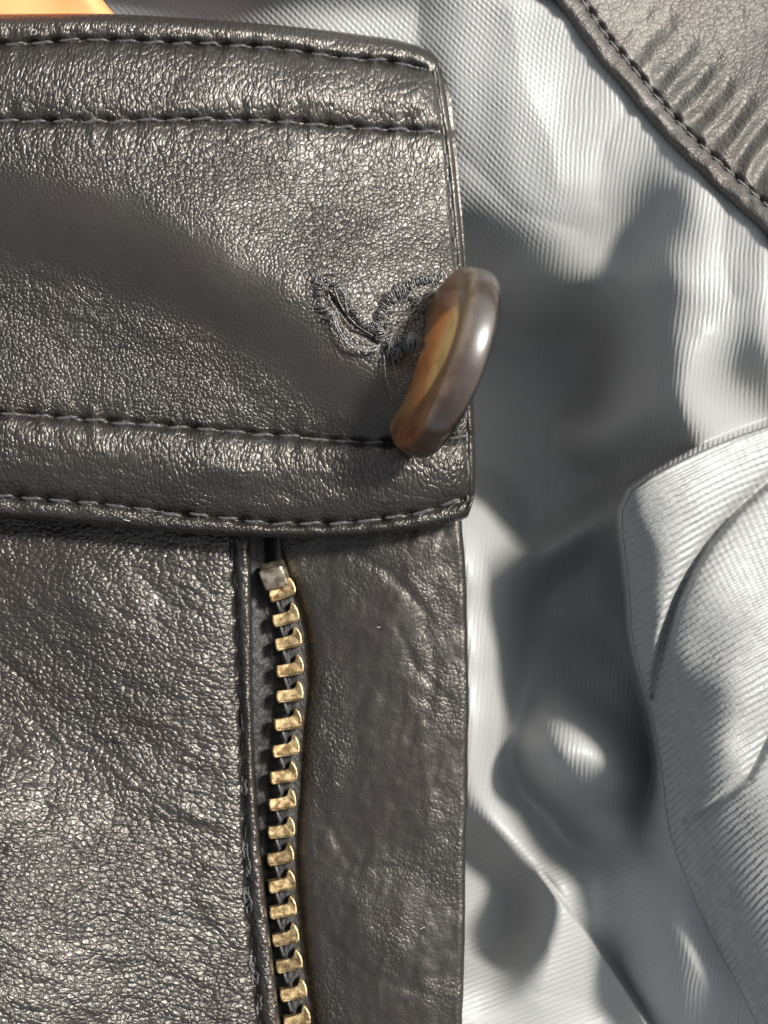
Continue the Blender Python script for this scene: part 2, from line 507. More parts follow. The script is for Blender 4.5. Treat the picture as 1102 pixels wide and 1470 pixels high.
SE = [(560, -330), (700, -130), (800, -2), (850, 70), (900, 130), (950, 190), (1000, 240), (1050, 286), (1102, 332), (1200, 420), (1320, 520), (1500, 660)]
zA = tps([
    # beneath the leather and behind the collar
    (-500, -400, 1), (-500, 700, 1), (-500, 2000, 1), (200, -300, 1), (150, 0, -10), (250, 10, -6.5), (300, 0, -2.5), (345, 0, 6.0), (355, -100, 7.5), (360, -200, 8), (240, -100, -5), (290, -90, -3), (160, -120, -5), (450, 0, 2.4), (200, 700, 0), (200, 1400, 0), (500, 400, 0), (450, 900, 0),
    (500, 1300, 0), (450, 1900, 0), (550, -300, 3),
    # lit upper part
    (600, 20, 2.4), (650, 0, 4.2), (650, 120, 4.0), (670, 220, 3.4), (720, 60, 4.8), (720, 150, 4.9), (780, 20, 5.0), (800, 130, 5.1), (790, 250, 4.9), (730, 260, 4.3), (750, 330, 3.4), (820, 330, 3.9), (860, 90, 5.3), (870, 200, 5.4),
    (850, 290, 4.8), (900, 130, 5.6), (930, 230, 5.4), (800, -300, 6),
    # bowl: its rim, then the floor
    (685, 290, 3.0), (720, 390, -0.6), (780, 400, 0.6), (840, 390, 1.4), (680, 360, -1.0), (670, 450, -9), (720, 480, -8), (790, 480, -5.0), (850, 470, -5), (670, 560, -13), (705, 560, -11), (780, 580, -9.5), (850, 570, -7.5), (670, 640, -13), (705, 650, -10.5), (760, 680, -9.5), (820, 660, -9), (870, 690, -9),
    (690, 700, -8), (675, 735, -1.5),
    # strip beside the facing
    (668, 770, 2.6), (690, 775, 1.5), (672, 850, 4.0), (700, 840, 2.6), (672, 930, 4.0), (703, 930, 2.6), (672, 1010, 4.0), (705, 1020, 2.8), (672, 1090, 3.8), (694, 1090, 2.2), (670, 1140, 2.0),
    (722, 770, -6), (730, 850, -4.5), (733, 930, -4.5), (735, 1010, -4.5), (722, 1090, -4.5),
    # valley
    (800, 860, -8.5), (860, 860, -9), (800, 940, -9), (870, 960, -9), (760, 1020, -7.5), (900, 1060, -9), (760, 1130, -7.5), (840, 1180, -8), (900, 1150, -7), (735, 1150, -5.5),
    # soft ridge that runs on from the fold
    (885, 735, -6.6), (830, 768, -6.8), (780, 796, -7.2), (757, 815, -4.8),
    # bump that catches the sun inside the valley
    
    # lump below the back collar seam
    (990, 285, 8.2), (1015, 325, 9.6), (962, 330, 7.0), (935, 315, 4.2), (905, 370, 1.8), (950, 385, 9.6), (980, 440, 10.8), (925, 440, 6.5), (945, 500, 9.6), (905, 500, 1.5), (925, 560, 7.5),
    (890, 600, 2.2), (850, 622, -3.5), (965, 580, 10), (995, 620, 8.5), (1055, 370, 10.4), (1060, 470, 11.4), (1102, 420, 12.6), (1040, 550, 7.5), (1102, 510, 11), (1060, 590, 3.2), (1005, 650, 5), (1102, 570, 2.5), (930, 640, 0),
    (1040, 290, 8.6), (1102, 335, 11.2), (1300, 300, 9), (1300, 500, 3), (1000, 100, 6), (1100, 0, 5), (1102, 200, 6.5), (1400, -200, 6),
    # lower patch and the flap beside it
    (690, 1150, 1.6), (716, 1185, 0.8), (745, 1225, 0.2), (778, 1262, 0.6), (800, 1215, -6), (668, 1195, -5), (690, 1225, -5.5), (720, 1265, -6.5), (750, 1300, -6), (680, 1290, -6), (735, 1335, -5.5), (690, 1350, -4.5), (808, 1288, 4.2), (785, 1330, 2.6), (780, 1370, 2.6), (830, 1345, 1.2), (840, 1378, -0.4), (872, 1392, -2.6), (750, 1410, 1.8), (715, 1390, -2.2),
    (680, 1390, -1.2), (680, 1440, 1.0), (680, 1480, 1.6), (760, 1470, 0.6), (830, 1440, -1.6), (890, 1450, -3.4), (885, 1365, -1.6), (845, 1295, -0.4), (850, 1250, -3), (905, 1225, 1.0), (940, 1270, 4.0), (900, 1310, 1.4), (950, 1350, 4.4),
    (915, 1380, 1.0), (970, 1420, 4.2), (925, 1450, 0.2), (965, 1480, 1.6), (1010, 1440, 4.2), (1020, 1490, 3.0), (930, 1180, -3), (700, 1700, 1), (950, 1700, 1), (1100, 1700, 1), (1400, 1700, 0), (1400, 1000, 0), (1100, 1000, 0), (1400, 2100, 0)], 6e-5)

zB = tps([
    (1900, 300, 9), (1500, 470, 10), (1250, 560, 11), (1102, 612, 12.0), (1000, 650, 13.6), (930, 686, 14.2), (900, 715, 13.4), (905, 800, 11.4), (915, 900, 10.0), (930, 990, 8.0),
    (1102, 650, 12.4), (1000, 700, 14.0), (950, 740, 14.0), (940, 800, 13.2), (938, 870, 12.2), (932, 940, 11.2), (1040, 690, 13.2), (990, 770, 13.4), (962, 840, 12.8),
    (1102, 730, 12.8), (1060, 780, 13.0), (1030, 850, 13.6), (1102, 830, 13.0), (1000, 930, 12.6), (968, 1000, 10.8), (1060, 900, 13.8), (1102, 900, 13.9), (1045, 985, 14.6), (1085, 1000, 13.8), (1015, 1040, 12.2), (975, 1080, 10.4),
    (1045, 1070, 14.0), (1075, 1070, 13.0), (1102, 1070, 13.4), (1130, 1060, 13.4), (950, 1120, 8.8), (1000, 1160, 10.6), (965, 1200, 8.8), (1060, 1180, 12.2), (1102, 1180, 13.4), (1010, 1300, 8.6), (1060, 1300, 10.4), (1102, 1300, 11.6),
    (1060, 1400, 8.2), (1102, 1400, 9.8), (1102, 1490, 8.0), (1200, 1400, 10.5), (1300, 1200, 12.5), (1300, 900, 12.5), (1300, 1700, 10), (1250, 1780, 5), (1600, 1000, 12), (1600, 1900, 8)], 2e-4)


VALLEY = [(640, 400), (700, 425), (770, 430), (840, 425), (893, 460), (900, 520), (885, 580), (840, 625), (900, 650), (960, 668), (905, 720), (915, 860), (950, 1010), (968, 1140), (930, 1180), (880, 1200), (820, 1212),
          (775, 1180), (735, 1135), (716, 1095), (722, 1030), (728, 950), (726, 880), (722, 820), (712, 760), (700, 725), (640, 715)]
HOLLOW = [(520, 1170), (680, 1182), (712, 1205), (745, 1243), (772, 1272), (768, 1310), (756, 1345), (745, 1378), (700, 1400), (520, 1415)]


PINCHES = [([(990, 655), (978, 600), (986, 540), (1010, 480)], 0.55, 13), ([(735, 20), (748, 110), (790, 200), (800, 260)], 0.35, 15), ([(905, 150), (868, 205), (858, 285)], -0.45, 13), ([(980, 245), (945, 300), (905, 380)], -0.6, 13),
           ([(1045, 300), (1035, 360), (1050, 420)], -0.5, 13), ([(690, 775), (700, 860), (692, 950)], 0.3, 10), ([(770, 1300), (790, 1370), (775, 1440)], 0.35, 12), ([(690, 1440), (760, 1425), (840, 1435)], -0.35, 12), ([(668, 230), (740, 300), (830, 330)], -0.35, 14)]
FLAP = [(740, 1200), (778, 1258), (803, 1290), (842, 1340), (880, 1392), (905, 1430), (935, 1480), (990, 1600), (1050, 1900)]


def zA_full(px, py):
    z = 1.35 * zA(px, py) - 1.5
    for poly, floor, soft in ((VALLEY, -18.0 + 10.5 * sstep(860, 1030, py), 58.0), (HOLLOW, -9.0, 44.0)):
        dv = polydist(px, py, poly + poly[:1]) * np.where(inside(px, py, poly), 1, -1)
        mk = sstep(-6.0, soft, dv)
        z = z * (1 - mk) + floor * mk
    # the ridge that runs on from the fold, and the tent of cloth that reaches up into the sun
    z = z + 6.5 * np.exp(-(polydist(px, py, [(915, 712), (840, 758), (790, 790), (750, 818)]) / 20) ** 2)
    rx = np.interp(py, [930, 1020, 1085, 1160, 1240], [782, 806, 830, 862, 905])
    rh = -15.0 + 21.5 * sstep(925, 1075, py) - 11.0 * sstep(1095, 1165, py)
    rz = rh - 17.0 * (np.clip(np.abs(px - rx) - 6 - 24 * sstep(1000, 1085, py), 0, 400) / 70.0) ** 1.5 - 40 * sstep(1200, 1300, py) - 40 * sstep(930, 880, py)
    z = np.logaddexp(z * 0.9, rz * 0.9) / 0.9
    z = z + (0.42 * fbm(px / 75, py / 105, 3, 3) + 0.30 * (0.5 - np.abs(vnoise((px + 0.8 * py) / 75, (py - 0.8 * px) / 240, 6)))) * sstep(640, 720, px) * sstep(-6, 1, z)
    # pressed flat under the leather
    low = 1.2 + 0.0 * z
    edge = np.interp(py, [60, 100, 180, 280, 380, 480, 640, 740, 770, 900, 1100, 1470, 1900], [628, 634, 646, 657, 666, 672, 681, 672, 664, 671, 671, 664, 655])
    under = sstep(-3, -18, px - edge) * sstep(60, 90, py)
    z = z * (1 - under) + np.minimum(z, low) * under
    # the lining ends under the back collar
    beyond = inside(px, py, SE + [(2600, 660), (2600, -330)])
    return np.where(beyond, z - 9.0 * sstep(10, 70, polydist(px, py, SE)), z)


def blur(a, sig):
    n = int(sig * 3); k = np.exp(-0.5 * (np.arange(-n, n + 1) / sig) ** 2); k /= k.sum()
    a = np.apply_along_axis(lambda r: np.convolve(np.pad(r, n, 'edge'), k, 'valid'), 1, a)
    return np.apply_along_axis(lambda r: np.convolve(np.pad(r, n, 'edge'), k, 'valid'), 0, a)


def lining_surface(px, py):
    za = blur(zA_full(px, py), 10.0)
    # the flap's border lies under the lit patch: a crisp edge
    dfl = polydist(px, py, FLAP) * np.where(px > np.interp(py, [p[1] for p in FLAP], [p[0] for p in FLAP]), 1, -1)
    for cr, hh, ww in PINCHES:
        za = za + 0.5 * hh * np.exp(-(polydist(px, py, cr) / (ww * 1.25)) ** 1.5)
    za = za - 3.4 * sstep(-3, 5, dfl) * np.exp(-np.clip(dfl, 0, 400) / 55.0) * sstep(1240, 1300, py)
    zb = 1.38 * zB(px, py) - 1.5 + 0.10 * fbm(px / 75, py / 75, 21, 2)
    zb = blur(zb, 9.5)
    dc = polydist(px, py, CREASE)
    zb = zb - 2.4 * np.exp(-(dc / 7.0) ** 2) - 0.9 * np.exp(-(dc / 24.0) ** 2)
    d2 = polydist(px, py, CREASE2)
    zb = zb - 0.9 * np.exp(-(d2 / 8.0) ** 2)
    inn = inside(px, py, FOLD + [(2600, 2000), (2600, 330)])
    d = polydist(px, py, FOLD) * np.where(inn, 1, -1)
    # rolled rim: rounds over on the fold side, then drops straight to the layer below
    rr_ = 14 + 44 * sstep(690, 800, py) + 50 * sstep(1060, 1220, py)
    rim = (0.8 + 3.4 * sstep(690, 800, py)) * (1 - np.sqrt(np.clip(1 - (1 - np.clip((d + 2) / rr_, 0, 1)) ** 2, 0, 1)))
    w = sstep(0, 1, (d + 11.0 + 34.0 * sstep(1080, 1220, py)) / (13.0 + 34.0 * sstep(1080, 1220, py)))
    return za + w * (zb - rim - za), inn, d


xs = np.r_[np.linspace(-420, 600, 120, endpoint=False), np.linspace(600, 1115, 340, endpoint=False), np.linspace(1115, 1560, 60)]
ys = np.r_[np.linspace(-320, -5, 40, endpoint=False), np.linspace(-5, 1480, 820, endpoint=False), np.linspace(1480, 1860, 50)]
LX, LY = np.meshgrid(xs, ys)
LZ, LIN, LD = lining_surface(LX, LY)
j1 = 1.4 * fbm(LX / 90, LY / 90, 31, 2)
on_fold = (LD > 0).astype(float)
phi_diag = (LX - LY) * 0.7071 + j1                                   # upper part: ribs fall to the lower right
phi_vert = LX + 0.10 * (LY - 400) + 2.0 * j1                          # ribs hang down
phi_flat = 0.93 * LY + 0.36 * LX + j1                                 # lower part
rB = np.hypot(LX - 1500, LY - 1720) + 2.2 * fbm(LX / 120, LY / 120, 33, 2)
aB = np.arctan2(LY - 1720, LX - 1500) * 760
w_d = sstep(860, 700, LX) * sstep(420, 300, LY)
w_f = sstep(1120, 1260, LY) * sstep(980, 900, LX)
w_v = (1 - w_d) * (1 - w_f)
wuv = np.stack([np.where(LD > 0, rB / 9.2, phi_diag / 7.0), np.where(LD > 0, aB / 7.0, phi_vert / 6.8), phi_flat / 7.4], -1)
cross = sstep(980, 1030, LX) * sstep(900, 820, LY)
wamp = np.stack([np.where(LD > 0, 2.1 - 1.0 * cross, 0.55 * w_d), np.where(LD > 0, 0.10 + 0.25 * cross, 0.5 * w_v + 0.28 * w_d), 0.5 * w_f * (1 - on_fold)], -1)
lining = sheet('lining', LX, LY, LZ, M_SATIN, jacket, attrs={'wuv': wuv, 'wamp': wamp})
lining['label'] = 'rumpled grey satin lining with fine ribs'


# ---- collar -------------------------------------------------------
XL = -330.0
c_top = curve([(-330, 22), (0, 20), (160, 20), (300, 28), (420, 38), (520, 50), (580, 60), (608, 70), (624, 82), (632, 96)])
c_right = curve([(60, 630), (100, 634), (180, 646), (280, 657), (380, 666), (480, 672), (560, 677), (640, 681), (700, 682), (726, 680), (748, 670), (770, 655)])
c_bot = curve([(-330, 728), (0, 742), (120, 752), (250, 764), (400, 772), (500, 771), (580, 763), (640, 752), (668, 744), (680, 736)])
s_1 = curve([(-330, 62), (0, 64), (130, 58), (250, 62), (400, 70), (500, 84), (580, 92), (615, 100)])
s_2 = curve([(-330, 172), (0, 174), (150, 174), (300, 172), (420, 176), (520, 184), (640, 190)])
s_3 = curve([(-330, 588), (0, 594), (130, 604), (260, 614), (400, 626), (550, 636), (672, 628)])
s_4 = curve([(-330, 702), (0, 712), (150, 724), (300, 742), (420, 752), (520, 748), (600, 736), (664, 718)])

z_body = tps([
    (-330, 20, 7.0), (-330, 300, 8.6), (-330, 600, 7.5), (-330, 740, 6.8),
    (0, 30, 8.3), (150, 30, 8.2), (300, 40, 7.6), (450, 60, 6.6), (600, 80, 5.4),
    (0, 120, 9.0), (150, 120, 8.9), (300, 120, 8.3), (450, 120, 7.3), (600, 130, 6.0), (640, 180, 6.0),
    (0, 200, 9.5), (130, 200, 9.6), (250, 220, 9.3), (350, 200, 8.5), (450, 220, 7.8), (560, 220, 6.8), (645, 240, 6.3),
    (0, 330, 9.6), (120, 320, 9.9), (250, 300, 9.9), (330, 300, 9.6), (420, 320, 8.9), (520, 310, 7.9), (600, 320, 7.2), (655, 330, 6.6),
    (0, 420, 9.05), (150, 430, 9.3), (300, 400, 10.0), (420, 395, 9.8), (520, 390, 9.0), (600, 390, 8.2), (660, 390, 7.4),
    (0, 520, 9.15), (150, 530, 9.05), (300, 510, 9.2), (420, 490, 9.6), (520, 480, 9.5), (600, 480, 8.9), (665, 480, 8.0),
    (0, 590, 9.3), (150, 600, 9.2), (300, 600, 9.1), (450, 600, 8.9), (560, 600, 9.2), (670, 600, 8.6),
    (0, 740, 8.3), (200, 750, 8.3), (400, 760, 8.3), (550, 750, 8.4), (670, 730, 8.2)], 1e-5)


def seam(px, py, s, pitch=40.0, w=5.5, depth=0.7, phase=0.0):
    """stitched groove: pulled down hardest at every needle hole"""
    d = py - s(px)
    k = 0.62 + 0.38 * np.cos((px + phase) / pitch * 2 * np.pi)
    wob = 1 + 0.3 * vnoise(px / 31, px * 0, 77)
    return -depth * k * wob * np.exp(-(d / w) ** 2) - 0.35 * depth * np.exp(-(d / (w * 3.2)) ** 2)


CALM = [(-300, 290), (0, 305), (170, 335), (320, 420), (440, 500), (560, 560)]      # stretched, nearly grainless stretch of hide


def collar_z(px, py):
    z = (z_body(px, py) - 9.0) * 2.05 + 11.3
    a1, a2, a3, a4 = s_1(px), s_2(px), s_3(px), s_4(px)
    dr = c_right(py) - px
    side = sstep(0, 40, dr)
    # padded bands between the rows of stitches
    t = np.clip((py - a1) / (a2 - a1), 0, 1); z = z + 0.55 * np.sqrt(np.clip(4 * t * (1 - t), 0, 1)) * side
    t = np.clip((py - a3) / (a4 - a3), 0, 1); z = z + 1.15 * np.sqrt(np.clip(4 * t * (1 - t), 0, 1)) * (0.4 + 0.6 * side)
    t = np.clip((py - a4) / (c_bot(px) - a4), 0, 1); z = z + 0.55 * np.sqrt(np.clip(4 * t * (1 - t), 0, 1))
    t = np.clip((py - c_top(px)) / (a1 - c_top(px)), 0, 1); z = z + 0.5 * np.sqrt(np.clip(4 * t * (1 - t), 0, 1)) * side
    z = z + 0.25 * np.tanh((py - a2) / 4.0) * 0.5 * sstep(60, 0, np.abs(py - a2))
    stp = sstep(2, 30, dr)
    for s, ph_ in ((s_1, 0), (s_2, 9), (s_3, 4), (s_4, 15)):
        z = z + seam(px, py, s, phase=ph_) * (0.3 + 0.7 * stp)
    # groove along the front edge
    z = z - 0.28 * np.exp(-((dr - 11) / 3.5) ** 2) * sstep(60, 120, py)
    z = z + 0.45 * np.exp(-((px - 315) / 62) ** 2 - ((py - 676) / 20) ** 2)
    # round edges
    for d, r in ((dr, 9.0), (py - c_top(px), 15.0), (c_bot(px) - py, 14.0)):
        q = np.clip(1 - d / r, 0, 1)
        z = z - r * K * 1.1 * (1 - np.sqrt(np.clip(1 - q * q, 0, 1)))
    # puckers crossing the seams, long creases
    near = np.exp(-((py - a2) / 30) ** 2) + np.exp(-((py - a1) / 22) ** 2) + np.exp(-((py - a3) / 26) ** 2) + np.exp(-((py - a4) / 16) ** 2)
    z = z + 0.20 * near * vnoise(px / 15 + 0.1 * vnoise(py / 20, px / 50, 2), py / 40, 12) * stp
    quiet = np.exp(-((polydist(px, py, CALM) / 80) ** 4))
    z = z + (1 - 0.8 * quiet) * 0.10 * fbm((px + 0.6 * py) / 60, (py - 0.3 * px) / 34, 41, 3)
    z = z + (1 - 0.9 * quiet) * 0.02 * fbm((px - 0.2 * py) / 16, (py + 0.5 * px) / 12, 43, 2)
    # dent round the button's eyelet and its slit
    e = np.hypot((px - 585) / 44, (py - 462) / 52)
    z = z - 0.5 * np.exp(-e ** 2)
    sl = polydist(px, py, [(470, 425), (505, 470), (550, 490)])
    z = z - 0.55 * np.exp(-(sl / 5) ** 2)
    z = z + 0.12 * np.exp(-((polydist(px, py, [(458, 400), (500, 425), (545, 470)]) - 8) / 9) ** 2)
    return z


def warp_grid(us, vs):
    U, V = np.meshgrid(us, vs)
    pxn = XL + (665 - XL) * U
    py = c_top(pxn) + (c_bot(pxn) - c_top(pxn)) * V
    px = XL + (c_right(py) - XL) * U
    py = c_top(np.minimum(px, 632)) + (c_bot(px) - c_top(np.minimum(px, 632))) * V
    return px, py


us = np.r_[np.linspace(0, 0.31, 60, endpoint=False), np.linspace(0.31, 0.97, 260, endpoint=False), np.linspace(0.97, 0.993, 14, endpoint=False), np.linspace(0.993, 1, 9)]
vs = np.r_[np.linspace(0, 0.012, 7, endpoint=False), np.linspace(0.012, 0.985, 300, endpoint=False), np.linspace(0.985, 1, 8)]
CX, CY = warp_grid(us, vs)
CZ = collar_z(CX, CY)
# grain coordinates in mm; cells drawn out across the padded bands
gx = CX * K; gy = CY * K
near = np.exp(-((CY - s_2(CX)) / 75) ** 2) + np.exp(-((CY - s_1(CX)) / 50) ** 2) + np.exp(-((CY - (s_3(CX) + 45)) / 60) ** 2)
st = sstep(0.2, 1.0, near)
gu = gx + 0.28 * sstep(350, 0, CX) * sstep(330, 180, CY) * (gy - 9)
gv = np.where(True, gy * (1 - 0.55 * 1.0), 0) * st + gy * (1 - st) * 1.0
# integrate the vertical stretch so the grain does not shear: cumulative along columns
scale_v = 1 - 0.48 * st
gv = np.cumsum(np.vstack([gy[:1], np.diff(gy, axis=0) * scale_v[1:]]), axis=0)
gu = gu + 0.25 * fbm(CX / 80, CY / 80, 61, 2); gv = gv + 0.25 * fbm(CX / 80, CY / 80, 67, 2)
calm = np.exp(-((polydist(CX, CY, CALM) / 72) ** 4)) * (1 - 0.8 * np.exp(-(polydist(CX, CY, [(465, 420), (505, 480), (560, 500)]) / 45) ** 2))
gamp = (0.6 + 0.3 * sstep(-0.3, 0.5, fbm(CX / 120, CY / 120, 71, 2))) * (1 - 0.88 * calm) * (0.35 + 0.65 * sstep(3, 30, c_right(CY) - CX))
collar = sheet('collar', CX, CY, CZ, M_COLLAR, jacket, thick=1.6, attrs={'guv': np.stack([gu, gv, gu * 0], -1), 'gamp': gamp})
collar['label'] = 'stand collar band with four rows of stitching'


# stitches -----------------------------------------------------------
def stitch_mesh(name, length_mm, rad):
    n = 9
    t = np.linspace(-1, 1, n)
    path = np.stack([t * length_mm / 2, 0.02 * np.sin(t * 5), -0.30 * rad * 2.6 * t ** 4], 1)
    r = rad * np.sqrt(np.clip(1.06 - t ** 6, 0.05, 1)) * (1 + 0.10 * np.sin(t * 16))
    v, f = tube_data(path, r, 8)
    return v, f


SV, SF = stitch_mesh('stitch', 2.15, 0.175)
stitch_me = None


def put_stitch(px, py, zf, ang, parent, scale=1.0, lift=0.05, mat=None):
    global stitch_me
    z = float(zf(np.array(px, float), np.array(py, float))) + lift
    x, y = P(px, py, z)
    if stitch_me is None:
        o = mesh_obj('stitch', SV, SF, M_THREAD, parent)
        stitch_me = o.data
    else:
        o = link(bpy.data.objects.new('stitch', stitch_me), parent)
    o.location = (x * MM, y * MM, z * MM)
    o.rotation_euler = (0, 0, ang)
    o.scale = (scale, 1.0, 1.0)
    return o


def stitch_row(s, x0, x1, pitch, phase, zf, parent, lift=0.04):
    x = math.ceil((x0 + phase) / pitch) * pitch - phase + pitch / 2
    while x < x1:
        dx = 6.0
        sl = float(s(x + dx) - s(x - dx)) / (2 * dx)
        put_stitch(x + rng.normal(0, 0.8), float(s(x)) + rng.normal(0, 0.9), zf, -math.atan(sl) + rng.normal(0, 0.06) + 0.07, parent,
                   scale=rng.uniform(0.86, 1.02), lift=lift + rng.normal(0, 0.02))
        x += pitch


stitch_row(s_1, -90, 612, 40.0, 0, collar_z, collar, 0.0)
stitch_row(s_2, -90, 640, 40.0, 9, collar_z, collar, 0.0)
stitch_row(s_3, -90, 670, 40.0, 4, collar_z, collar, 0.0)
stitch_row(s_4, -90, 662, 40.0, 15, collar_z, collar, 0.08)
yy = 112.0
while yy < 720:
    if not 380 < yy < 560:
        sl = float(c_right(yy + 5) - c_right(yy - 5)) / 10
        put_stitch(float(c_right(yy)) - 11, yy, collar_z, math.pi / 2 + math.atan(sl), collar, 0.9, -0.03)
    yy += 40


# ---- front panel (beside the zip) ----------------------------------
p_edge = curve([(700, 356), (770, 358), (900, 361), (1000, 362), (1100, 365), (1200, 372), (1300, 382), (1400, 394), (1470, 402), (1700, 430), (1900, 450)])
p_seam = curve([(700, 332), (770, 334), (900, 340), (1000, 345), (1100, 349), (1200, 352), (1300, 357), (1400, 367), (1470, 374), (1700, 400), (1900, 420)])
z_pan = tps([
    (-330, 700, 6.0), (-330, 1000, 7.5), (-330, 1300, 9.0), (-330, 1800, 8),
    (0, 750, 5.6), (120, 760, 5.6), (250, 770, 5.6), (340, 780, 5.5), (0, 850, 5.9), (120, 850, 6.3), (250, 850, 5.8), (340, 850, 5.6),
    (0, 950, 6.0), (120, 960, 6.2), (250, 960, 6.2), (340, 960, 5.6), (0, 1050, 6.5), (120, 1050, 6.1), (250, 1050, 6.0), (340, 1050, 5.6),
    (0, 1150, 8.2), (120, 1150, 6.9), (230, 1150, 6.3), (345, 1150, 5.7), (0, 1270, 9.7), (120, 1270, 8.0), (230, 1270, 6.7), (350, 1270, 5.8),
    (0, 1400, 10.4), (120, 1400, 8.7), (230, 1400, 7.1), (360, 1400, 6.0), (0, 1500, 10.6), (200, 1500, 7.7), (370, 1500, 6.1), (100, 1800, 8.5), (400, 1800, 6)], 1e-5)


def panel_z(px, py):
    z = (z_pan(px, py) - 5.6) * 1.85 + 5.6
    sx = p_seam(py); ex = p_edge(py)
    d = px - sx
    k = 0.6 + 0.4 * np.cos((py + 6) / 40.0 * 2 * np.pi)
    z = z - 0.55 * k * np.exp(-(d / 4.5) ** 2) - 0.25 * np.exp(-(d / 14) ** 2)
    t = np.clip(d / (ex - sx), 0, 1)
    z = z + 0.75 * np.sqrt(np.clip(4 * t * (1 - t), 0, 1))
    q = np.clip(1 - (ex - px) / 6.0, 0, 1)
    z = z - 0.5 * (1 - np.sqrt(np.clip(1 - q * q, 0, 1)))
    away = sstep(10, -60, d)
    z = z + 0.16 * fbm((px + 0.2 * py) / 70, (py - 0.3 * px) / 40, 51, 3) * away
    z = z + 0.05 * fbm((px + 0.1 * py) / 20, (py - 0.35 * px) / 9, 53, 2) * away
    z = z + 0.10 * np.exp(-(d / 30) ** 2) * vnoise(py / 12, px / 60, 5) * sstep(0, -8, d)
    z = z + 0.09 * fbm(py / 13, px / 9, 59, 2) * sstep(2, 8, d)
    # a faint raised line and a long fine wrinkle
    z = z + 0.05 * np.exp(-((px - (262 - 0.01 * (py - 1100)) - 3 * vnoise(py / 60, py * 0, 9)) / 5) ** 2) * sstep(880, 960, py) * sstep(1260, 1180, py)
    z = z - 0.14 * np.exp(-(polydist(px, py, [(-100, 900), (0, 948), (45, 985), (75, 1015), (130, 1040)]) / 2.5) ** 2)
    return z


us = np.r_[np.linspace(0, 0.42, 60, endpoint=False), np.linspace(0.42, 0.93, 125, endpoint=False), np.linspace(0.93, 1, 30)]
ys2 = np.r_[np.linspace(735, 1480, 260, endpoint=False), np.linspace(1480, 1860, 40)]
U, QY = np.meshgrid(us, ys2)
QX = XL + (p_edge(QY) - XL) * U
QZ = panel_z(QX, QY)
d_ = QX - p_seam(QY)
gx = QX * K; gy = QY * K
gu = gx * 0.80 + 0.18 * gy + 0.3 * fbm(QX / 90, QY / 90, 81, 2)
gv = gy * 1.12 - 0.22 * gx + 0.3 * fbm(QX / 90, QY / 90, 83, 2)
gamp = (0.75 + 0.35 * sstep(-0.4, 0.4, fbm(QX / 140, QY / 140, 91, 2))) * (1 - 0.4 * sstep(-8, 6, d_))
front_panel = sheet('front_panel', QX, QY, QZ, M_PANEL, jacket, thick=1.2, attrs={'guv': np.stack([gu, gv, gu * 0], -1), 'gamp': gamp})
front_panel['label'] = 'pebbled leather front panel with a stitched folded edge'
yy = 700 + 14
while yy < 1560:
    if yy > 745:
        sl = float(p_seam(yy + 5) - p_seam(yy - 5)) / 10
        put_stitch(float(p_seam(yy)) + rng.normal(0, 0.8), yy, panel_z, math.pi / 2 + math.atan(sl) + rng.normal(0, 0.05), front_panel, rng.uniform(0.85, 1.0), 0.06)
    yy += 40

# worn fluffs of thread on the lower stitches
for i, (fx, fy) in enumerate([(352, 1222), (356, 1245), (353, 1285), (358, 1300), (362, 1385), (366, 1402), (372, 1440), (350, 1128)]):
    paths = []
    for j in range(7):
        a0 = rng.uniform(0, 6.28); ln = rng.uniform(6, 13)
        pts = []
        for q in np.linspace(-1, 1, 6):
            px = fx + 3.5 * math.sin(a0 + q * 1.4) + rng.normal(0, 0.8)
            py = fy + q * ln + rng.normal(0, 1.0)
            z = float(panel_z(np.array(px), np.array(py))) + 0.14 + 0.10 * math.cos(q * 2 + a0) + 0.10
            pts.append((*P(px, py, z), z))
        paths.append((smooth_path(pts, 14), 0.055))
    tubes_obj('loose_thread', paths, M_WORN, front_panel, 5)

# ---- facing (leather on the far side of the zip) --------------------
f_left = curve([(700, 398), (780, 398), (850, 424), (900, 438), (960, 444), (1040, 438), (1120, 432), (1230, 426), (1310, 432), (1400, 442), (1470, 452), (1700, 480), (1900, 500)])
f_right = curve([(700, 660), (760, 664), (800, 667), (900, 671), (1000, 672), (1100, 671), (1200, 669), (1300, 668), (1400, 667), (1470, 664), (1700, 660), (1900, 655)])
z_fac = tps([
    (400, 700, 4.6), (550, 700, 5.4), (668, 700, 5.2), (400, 800, 4.6), (500, 800, 5.4), (600, 790, 5.8), (668, 790, 5.4),
    (440, 900, 4.6), (500, 900, 5.5), (560, 900, 5.9), (620, 900, 5.6), (668, 900, 5.2), (440, 1000, 4.5), (520, 1000, 5.4), (600, 1000, 5.7), (668, 1000, 5.2),
    (430, 1100, 4.5), (500, 1100, 5.3), (560, 1100, 5.6), (620, 1100, 5.5), (668, 1100, 5.1), (430, 1200, 4.4), (520, 1200, 5.0), (600, 1200, 5.4), (668, 1200, 5.2),
    (430, 1300, 4.6), (520, 1290, 5.7), (600, 1300, 5.6), (668, 1300, 5.2), (450, 1400, 4.7), (520, 1400, 5.6), (600, 1400, 5.8), (668, 1400, 5.2), (460, 1500, 4.7), (560, 1500, 5.6), (664, 1500, 5.2),
    (480, 1900, 4.7), (655, 1900, 5.2)], 1e-5)


